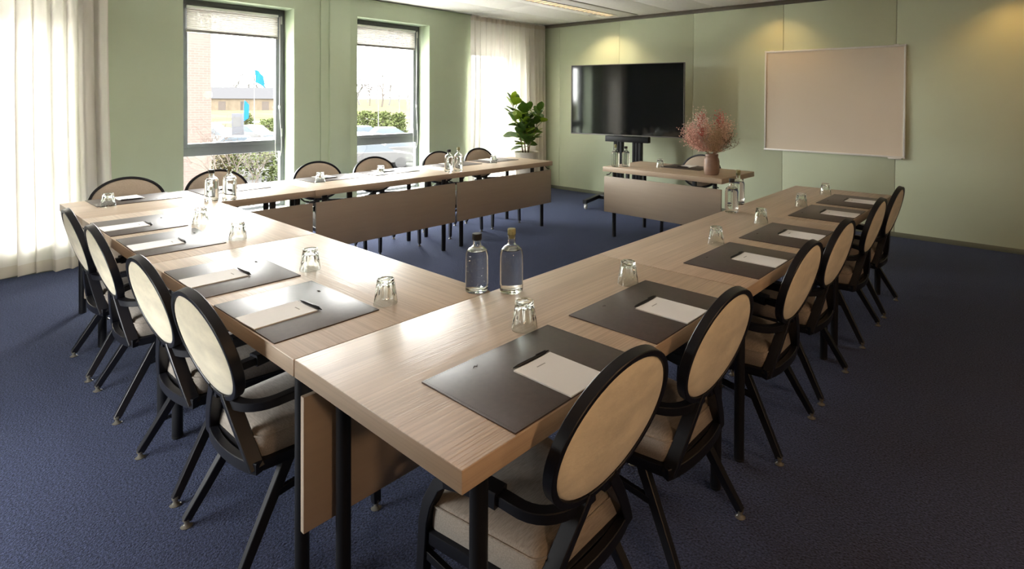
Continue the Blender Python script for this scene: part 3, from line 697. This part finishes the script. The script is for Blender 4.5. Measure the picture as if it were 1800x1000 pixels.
for az, lean, ln, kd in STEMS:
    d = Vector((math.cos(az)*math.sin(lean), math.sin(az)*math.sin(lean), math.cos(lean)))
    b0 = Vector((math.cos(az)*-.02, math.sin(az)*-.02, .03)); b1 = Vector((math.cos(az)*.03, math.sin(az)*.03, .2))
    ln *= .88; tip = b1+d*ln
    pts = bez(b0, b0+Vector((0, 0, .06)), b1-d*.06, b1, 5)+bez(b1, b1+d*ln*.33, tip-Vector((0, 0, ln*.33)), tip, 6)[1:]
    st = MB().tube(pts, .0016, 5).obj('stem', 'dried_stem', t)
    m = MB()
    if kd == 'sprig_dark':
        for q in range(16):
            f = rb.uniform(.35, 1); p = pts[5+int(f*5.9) if int(f*5.9) < 6 else 11]
            e = p+Vector((rb.gauss(0, .035), rb.gauss(0, .035), rb.uniform(0, .05)))
            m.tube([p, (p+e)/2+Vector((0, 0, .008)), e], .0008, 4); petals(m, e, 2, .003, .011, rb, .222)
    else:
        dens = {'flower_beige': 460, 'flower_red': 80}.get(kd, 300)
        for q in range(9):
            f = .12+.88*q/8 if kd != 'flower_red' else .72+.28*q/8
            i = 5+f*6; p = pts[min(11, int(i))].lerp(pts[min(11, int(i)+1)], i-int(i))
            petals(m, p, int(dens/9*(.45+.75*f)), ((.034 if kd != 'flower_red' else .02) if kd != 'flower_beige' else .026)*(.55+.5*f), .0165 if kd != 'flower_beige' else .012, rb, .222)
    m.obj('blossom', kd, st, smooth=False)

# ------------------------------------------------------------------ potted fig
PX, PY = -5.93, 6.02
t = thing('potted_fig', 'fiddle-leaf fig in a pale round planter beside the corner curtain', 'plant', (PX, PY, 0))
pt = MB().lathe([(.125, 0), (.135, .01), (.175, .62), (.182, .65), (.184, .675), (.176, .68), (.168, .67), (.16, .6), (.02, .6)], 40).obj('planter', 'pot_white', t, 30)
MB().lathe([(.163, .63), (.1, .638), (.01, .64)], 28).obj('soil', 'soil', pt)
rl = random.Random(12)
def leaf_mesh():
    vs = []; fs = []; n = 9
    for i in range(n+1):
        s = i/n; wd = .5*(math.sin(PI*s**.80)**.7)*(.55+.75*s)*.80
        if i in (0, n): wd = .012
        y = s; z = -.16*s*s+.05*s
        vs += [(-wd, y, z+.10*wd+.012*math.sin(s*14)), (-wd*.5, y, z+.02*wd), (0, y, z-.02), (wd*.5, y, z+.02*wd), (wd, y, z+.10*wd-.012*math.sin(s*14+1))]
    for i in range(n):
        for j in range(4): a = i*5+j; fs.append((a, a+1, a+6, a+5))
    vs += [(-.012, -.22, .02), (.012, -.22, .02), (.012, .02, -.012), (-.012, .02, -.012)]; o = len(vs)-4; fs.append((o, o+1, o+2, o+3))
    return vs, fs
lv, lf = leaf_mesh(); leafm = {}
for mt in ('leaf_green', 'leaf_lime'):
    o = MB().add(lv, lf).obj('leaf', mt, t, 180); leafm[mt] = o.data; bpy.data.objects.remove(o)
STM = [((-.05, -.03), (-.14, -.17, 1.42), 1), ((.0, .03), (-.02, -.02, 1.30), 1), ((.05, -.02), (.12, .13, 1.25), 1), ((.02, -.05), (.03, -.12, 1.12), 0)]
for (bx_, by_), tip, big in STM:
    pts = bez((bx_, by_, .63), (bx_*1.2, by_*1.2, .85), (tip[0]*.8, tip[1]*.8, tip[2]-.3), tip, 12)
    MB().tube(pts, [.011-.0006*i for i in range(13)], 7).obj('stem', 'stem_brown', t)
    az = rl.uniform(0, 6.28)
    for i in range(3, 13):
        for rep in range(2 + i % 2 if i > 4 else 1):
            az += 2.4+rl.uniform(-.3, .3); p = pts[i]
            size = rl.uniform(.145, .225)*(1. if i < 12 else .8)
            el = rl.uniform(.0, .85)+.07*(i-5)
            if i == 12 and rep == 1: el = 1.25
            M = Matrix.Translation(p) @ Matrix.Rotation(az, 4, 'Z') @ Matrix.Rotation(el, 4, 'X') @ Matrix.Rotation(rl.uniform(-.6, .6), 4, 'Y') @ Matrix.Translation((0, size*.22, 0)) @ Matrix.Diagonal((size*1.05, size, size, 1))
            o = bpy.data.objects.new('leaf', leafm['leaf_lime' if rl.random() < .28 else 'leaf_green']); COL.objects.link(o); o.parent = t; o.matrix_local = M

# ------------------------------------------------------------------ television on its stand
TVA = math.radians(8.5); TVC = (-4.27, 6.19)
t = thing('television', 'large flat black television with glossy screen, mounted on the wheeled stand', 'television', (*TVC, 0), TVA)
HWt, zb, zt = .832, .985, 1.945
MB().box(-HWt, HWt, -.012, .03, zb, zt, .004).obj('casing', 'tv_bezel', t)
MB().box(-HWt+.011, HWt-.011, -.0145, -.012, zb+.016, zt-.011).obj('screen', 'tv_screen', t, smooth=False)
m = MB()
m.box(-HWt, HWt, -.017, -.011, zt-.006, zt, .001); m.box(-HWt, -HWt+.006, -.017, -.011, zb, zt-.006, .001); m.box(HWt-.006, HWt, -.017, -.011, zb, zt-.006, .001); m.box(-HWt, HWt, -.017, -.011, zb, zb+.012, .001)
m.obj('bezel_edge', 'blind_rail', t)
MB().box(-.42, .42, .03, .07, zb+.12, zt-.22, .01).obj('back_housing', 'tv_bezel', t)
t = thing('television_stand', 'black wheeled stand with two ribbed columns carrying the television', 'stand', (*TVC, 0), TVA)
for x in (-.14, .14):
    m = MB()
    for k in range(3): m.box(x-.066+k*.046, x-.026+k*.046, .075, .145, .10, 1.62, .006)
    m.box(x-.062, x+.062, .085, .135, .10, 1.60)
    m.obj('column', 'black_metal', t)
MB().box(-.32, .32, .045, .125, .895, .975, .004).obj('crossbar', 'black_metal', t)
MB().box(-.30, .30, .071, .078, 1.15, 1.65, .002).obj('mounting_plate', 'black_metal', t)
MB().box(-.45, .45, .07, .15, .09, .15, .005).obj('base_beam', 'black_metal', t)
for s in (-1, 1):
    l = MB().tube([(s*.44, .46, .115), (s*.44, .11, .125), (s*.44, -.30, .10)], 1, ref=(0, 0, 1), sec=(.024, .028)).obj('base_leg', 'black_metal', t, 30)
    for y in (.43, -.27):
        cst = MB().lathe([(.010, .062), (.014, .066), (.014, .082)], 14, (s*.44, y, 0)).box(s*.44-.017, s*.44-.013, y-.012, y+.02, .02, .066).box(s*.44+.013, s*.44+.017, y-.012, y+.02, .02, .066).obj('caster', 'alu', l)
        MB().lathe([(.020, -.012), (.028, -.010), (.030, -.004), (.030, .004), (.028, .010), (.020, .012)], 20, (s*.44, y+.005, .030), M=Matrix.Rotation(PI/2, 4, 'Y')).obj('wheel', 'alu', l)

# ------------------------------------------------------------------ whiteboard
xa, xb, za, zb2 = -2.632, -1.098, .857, 2.08
t = thing('whiteboard', 'wide whiteboard with aluminium frame hung on the green panel wall', 'whiteboard', ((xa+xb)/2, WY, (za+zb2)/2))
hw, hh = (xb-xa)/2, (zb2-za)/2
MB().box(-hw+.012, hw-.012, -.022, -.004, -hh+.012, hh-.012).obj('board', 'whiteboard', t, smooth=False)
for (a, b, c, d) in ((-hw, hw, hh-.02, hh), (-hw, hw, -hh, -hh+.02), (-hw, -hw+.02, -hh+.02, hh-.02), (hw-.02, hw, -hh+.02, hh-.02)):
    MB().box(a, b, -.034, -.001, c, d, .003).obj('frame_profile', 'alu', t)
for sx in (-1, 1):
    for sz in (-1, 1):
        MB().box(sx*hw-.012 if sx > 0 else -hw-.003, hw+.003 if sx > 0 else -hw+.012, -.037, -.001, hh-.012 if sz > 0 else -hh-.003, hh+.003 if sz > 0 else -hh+.012, .003).obj('corner_cap', 'white_plastic', t)
for x in (-hw+.06, hw-.12): MB().box(x, x+.05, -.020, 0, hh-.001, hh+.010, .001).obj('hanging_clip', 'alu', t)
MB().box(hw-.16, hw-.03, -.05, -.006, -hh-.012, -hh+.001, .002).obj('pen_clip', 'alu', t)

# ------------------------------------------------------------------ outdoors (seen through the windows)
GZ = -2.5
m = MB(); m.add([(-1500, -900, GZ), (300, -900, GZ), (300, 1500, GZ), (-1500, 1500, GZ)], [(0, 1, 2, 3)])
struct(m.obj('ground', 'grass', smooth=False), 'pale dry grass outside the windows')
def strip(name, mt, ua, ub, dz, lab):
    """a straight band of ground across the view between two distances (x measured out from the facade)"""
    o = MB().add([(-ub, -60, GZ+dz), (-ua, -60, GZ+dz), (-ua, 420, GZ+dz), (-ub, 420, GZ+dz)], [(0, 1, 2, 3)]).obj(name, mt, smooth=False)
    return struct(o, lab)
strip('bounce_strip', 'bounce_pale', 7, 19.5, .02, 'added pale ground along the facade, bouncing daylight indoors')  # unseen reflector strip, added to bounce daylight up to the ceiling
strip('car_park', 'asphalt', 20, 62, .02, 'grey asphalt car park outside')
strip('road', 'asphalt', 92, 100, .02, 'grey road beyond the lawn')
strip('ploughed_field', 'field', 112, 150, .02, 'brown field beyond the road')
# brick wing
t = thing('brick_wing', 'reddish brick wing of the building outside the window', 'building', (-20, 6.28, GZ))
MB().box(-12, 0, -3.6, 0, 0, 9.5).obj('wall', 'brick', t)
MB().box(-12.1, .1, -3.7, .1, 9.5, 9.75).obj('coping', 'concrete', t)
def house(loc, w, d, h, rh, wm, rm, label, rz=0., doors=3):
    t = thing('farm_building', label, 'building', loc, rz)
    MB().box(-w/2, w/2, -d/2, d/2, 0, h).obj('wall', wm, t)
    o = .5
    MB().add([(-w/2-o, -d/2-o, h-.2), (w/2+o, -d/2-o, h-.2), (w/2+o, d/2+o, h-.2), (-w/2-o, d/2+o, h-.2), (-w/2-o, 0, h+rh), (w/2+o, 0, h+rh)],
             [(0, 1, 5, 4), (2, 3, 4, 5), (0, 4, 3), (1, 2, 5), (0, 3, 2, 1)]).obj('roof', rm, t, smooth=False)
    for k in range(doors):
        x = -w/2+w*(k+.7)/(doors+.4)
        MB().box(x-.9, x+.9, -d/2-.05, -d/2+.02, .0, h*.72).obj('door', 'roof_dark' if k % 2 else 'bark', t)
    return t
g = ground_at(470, 193, GZ); az = math.atan2(g.y, g.x)
house((g.x, g.y, GZ), 30, 10, 3.6, 3.2, 'barn_wall', 'roof_grey', 'long tan barn with grey roof beyond the fields', az+PI/2+PI-.1, 5)
g = ground_at(396, 190, GZ)
house((g.x, g.y, GZ), 9, 9, 3.2, 3.4, 'house_wall', 'roof_dark', 'small gabled house with dark roof beyond the fields', az-.15, 2)
def bare_tree(loc, h, label, seed, mt='bark', name='bare_tree', depth=4, th=.03):
    r = random.Random(seed); t = thing(name, label, 'tree', loc)
    m = MB(); br = MB()
    def grow(p, d, ln, rad, lev, mb):
        e = p+d*ln; mid = (p+e)/2+Vector((r.gauss(0, .05), r.gauss(0, .05), 0))*ln
        mb.tube([p, mid, e], [rad, rad*.85, rad*.68], 5)
        if lev == 0: return
        for _ in range(3 if lev > 1 else 2):
            nd = (d+Vector((r.gauss(0, .55), r.gauss(0, .55), r.gauss(.12, .3)))).normalized()
            grow(p+(e-p)*r.uniform(.55, 1), nd, ln*r.uniform(.6, .82), rad*.6, lev-1, br)
    grow(Vector((0, 0, 0)), Vector((r.gauss(0, .06), r.gauss(0, .06), 1)).normalized(), h*.30, h*th, depth, m)
    m.obj('trunk', mt, t); br.obj('branches', mt, t); return t
for k, (u, v, h) in enumerate(((650, 186, 15), (671, 188, 20))):
    g = ground_at(u, v, GZ); bare_tree((g.x, g.y, GZ), h, ['low spreading bare tree seen through the window beyond the pilaster', 'tall forked bare tree seen through the window beyond the pilaster'][k], 31+k, depth=5, th=.022)
g = ground_at(392, 300, GZ); bare_tree((g.x*.52, g.y*.52, GZ), 5.2, 'young bare sapling beside the brick wing', 41, th=.0065)
g = ground_at(436, 285, GZ); bare_tree((g.x*.42, g.y*.42, GZ), 4.4, 'young bare sapling near the pylon sign', 44, th=.0065)
for k in range(14):
    u = [378, 392, 408, 424, 440, 456, 474, 490, 632, 646, 662, 684, 700, 716][k]
    g = ground_at(u, (181.3, 183., 185.)[k % 3], GZ)
    bare_tree((g.x, g.y, GZ), rl.uniform(17, 23), 'hazy bare tree in the distant tree line', 60+k, 'far_tree', 'distant_tree', 5, .022)['group'] = 'distant tree line'
def bush(loc, r_, h, label, seed, mt):
    rr = random.Random(seed); t = thing('shrub', label, 'shrub', loc); m = MB()
    for _ in range(900):
        a = rr.uniform(0, 6.28); q = rr.random()**.5; zz = rr.random()
        p = Vector((math.cos(a)*q*r_*(1-.4*zz), math.sin(a)*q*r_*(1-.4*zz), zz*h)); petals(m, p, 1, .02, h*.12, rr)
    m.obj('foliage', mt, t, smooth=False)
    s = MB()
    for k in range(5): s.tube([(rr.uniform(-.1, .1), rr.uniform(-.1, .1), 0), (rr.uniform(-.4, .4)*r_, rr.uniform(-.4, .4)*r_, h*.7)], .02*h, 5)
    s.obj('twigs', 'bark', t)
for k, (u, v, r_, h, mt, lab) in enumerate(((450, 312, 1.7, 1.2, 'bush', 'broad green shrub below the window beside the brick wing'), (496, 330, .8, 1.0, 'bush', 'low green shrub beside the broad shrub'), (395, 303, .8, 1.1, 'bush_dry', 'dry yellow shrub beside the brick wing'),
        (431, 229, 1.2, 1.9, 'bush', 'green shrub behind the pylon sign'), (474, 237, 1.5, 1.6, 'bush', 'green shrub behind the parked white car'), (643, 232, 1.5, 2.3, 'bush', 'green car park shrub closest to the pilaster'), (672, 234, 1.4, 2.3, 'bush', 'green car park shrub between two pale poles'), (700, 236, 1.0, 2.2, 'bush', 'narrow green car park shrub'))):
    g = ground_at(u, v, GZ); bush((g.x, g.y, GZ), r_, h, lab, 80+k, mt)
def make_car():
    t = thing('parked_car', '', 'car')
    prof = [(-2.1, .35), (-2.12, .75), (-1.95, .92), (-1.1, .98), (1.0, .95), (1.95, .80), (2.1, .62), (2.1, .35)]
    L = []
    for y, k in ((-.86, .97), (-.80, 1), (.80, 1), (.86, .97)): L.append([(x*k, y, z if k == 1 else .35+(z-.35)*.94) for x, z in prof])
    MB().loft(L).obj('body', 'car_white', t, 40)
    cab = [(-1.75, .95), (-1.25, 1.42), (.15, 1.46), (1.05, .95)]
    L = [[(x, -.76, z) for x, z in cab], [(x*.93, -.62, z+.02) for x, z in cab], [(x*.93, .62, z+.02) for x, z in cab], [(x, .76, z) for x, z in cab]]
    c = MB().loft(L).obj('windows', 'car_glass', t, 20)
    MB().box(-1.22, .18, -.66, .66, 1.40, 1.50, .03).obj('roof', 'car_white', t)
    for x in (-1.3, 1.3):
        for y in (-.80, .80):
            wl = MB().lathe([(.2, -.1), (.31, -.09), (.31, .09), (.2, .1)], 18, (x, y, .31), M=Matrix.Rotation(PI/2, 4, 'X')).obj('wheel', 'tyre', t)
    for x in (2.08, -2.12): MB().box(x, x+.04, -.7, .7, .62, .72).obj('lamp_strip', 'car_glass', t)
    return t
car = make_car(); ku = []
cl = [('white', 'car_white'), ('silver', 'car_silver'), ('dark', 'car_dark'), ('red', 'car_red')]
CARS = [(446, 251, 0, .3, 'white car parked beside the flagpole'), (372, 246, 1, .4, 'silver car parked beside the brick wing'), (388, 258, 0, .4, 'white car parked between the brick wing and the sapling'), (432, 281, 1, 1.3, 'silver car seen through the lower pane beyond the green shrub'),
        (478, 287, 0, 1.3, 'white car seen through the lower pane beyond the green shrub'), (640, 270, 0, 1.3, 'white car in the near parking rank, closest to the pilaster'), (663, 274, 2, 1.3, 'dark car in the near parking rank'), (690, 278, 1, 1.3, 'silver car in the near parking rank'), (716, 283, 0, 1.3, 'white car in the near parking rank, farthest from the pilaster'),
        (645, 252, 1, 1.3, 'silver car in the far parking rank below the shrubs'), (688, 255, 0, 1.3, 'white car in the far parking rank below the shrubs'), (655, 296, 0, 1.3, 'white car parked right below the window beyond the pilaster')]
for u, v, c, ra, lab in CARS:
    g = ground_at(u, v, GZ)
    o = instance(car, ku, (g.x, g.y, GZ+.02), ra, lab, 'parked cars outside')
    for chd in o.children:
        if chd.name.split('.')[0] in ('body', 'roof'):
            if c:
                chd.data = chd.data.copy(); chd.data.materials[0] = MATS[cl[c][1]]
def flagpole(u, v, h, label, flag):
    g = ground_at(u, v, GZ); t = thing('flagpole' if flag else 'lamp_post', label, 'pole', (g.x, g.y, GZ))
    MB().lathe([(.06, 0), (.06, .3), (.045, h*.5), (.03, h)], 10).obj('pole', 'pole_white', t)
    MB().lathe([(.03, h), (.06, h+.04), (.03, h+.09)], 10).obj('finial', 'pole_white', t)
    if flag:
        vs = []; fs = []; n = 8; dx, dy = _R.x, _R.y
        for i in range(n+1):
            s = i/n
            for j in range(5):
                z = h-.15-.28*j-.55*s*s; a = .09*math.sin(s*6+j*.5)
                vs.append((.05+dx*s*.85, dy*s*.85+a, z))
        for i in range(n):
            for j in range(4): a = i*5+j; fs.append((a, a+1, a+6, a+5))
        MB().add(vs, fs).obj('flag', 'flag_blue', t, 180)
flagpole(447, 246, 6.6, 'white flagpole flying a blue flag above the car park', True)
flagpole(665, 240, 6.6, 'pale pole in the car park close to the pilaster', False); flagpole(702, 216, 9.0, 'pale pole in the car park far from the pilaster', False)
g = ground_at(418, 262, GZ); t = thing('pylon_sign', 'grey upright pylon sign beside the car park', 'sign', (g.x, g.y, GZ), CA)
MB().box(-.42, .42, -.09, .09, .1, 2.7, .02).obj('sign_body', 'sign_grey', t); MB().box(-.36, .36, -.14, .14, 0, .1).obj('plinth', 'concrete', t)
MB().box(-.30, .30, -.095, -.088, 1.7, 2.45).obj('sign_face', 'flag_white', t)
g = ground_at(428, 242, GZ); t = thing('beach_flag', 'upright blue banner flag behind the pylon sign', 'flag', (g.x, g.y, GZ), CA)
MB().tube([(0, 0, 0), (0, 0, 3.2), (.12, 0, 3.7)], .025, 6).obj('pole', 'pole_white', t); MB().loft([[(.03, -.01, 1.6), (.5, -.01, 1.9), (.55, -.01, 3.2), (.1, -.01, 3.65)], [(.03, .01, 1.6), (.5, .01, 1.9), (.55, .01, 3.2), (.1, .01, 3.65)]]).obj('banner', 'flag_blue', t)
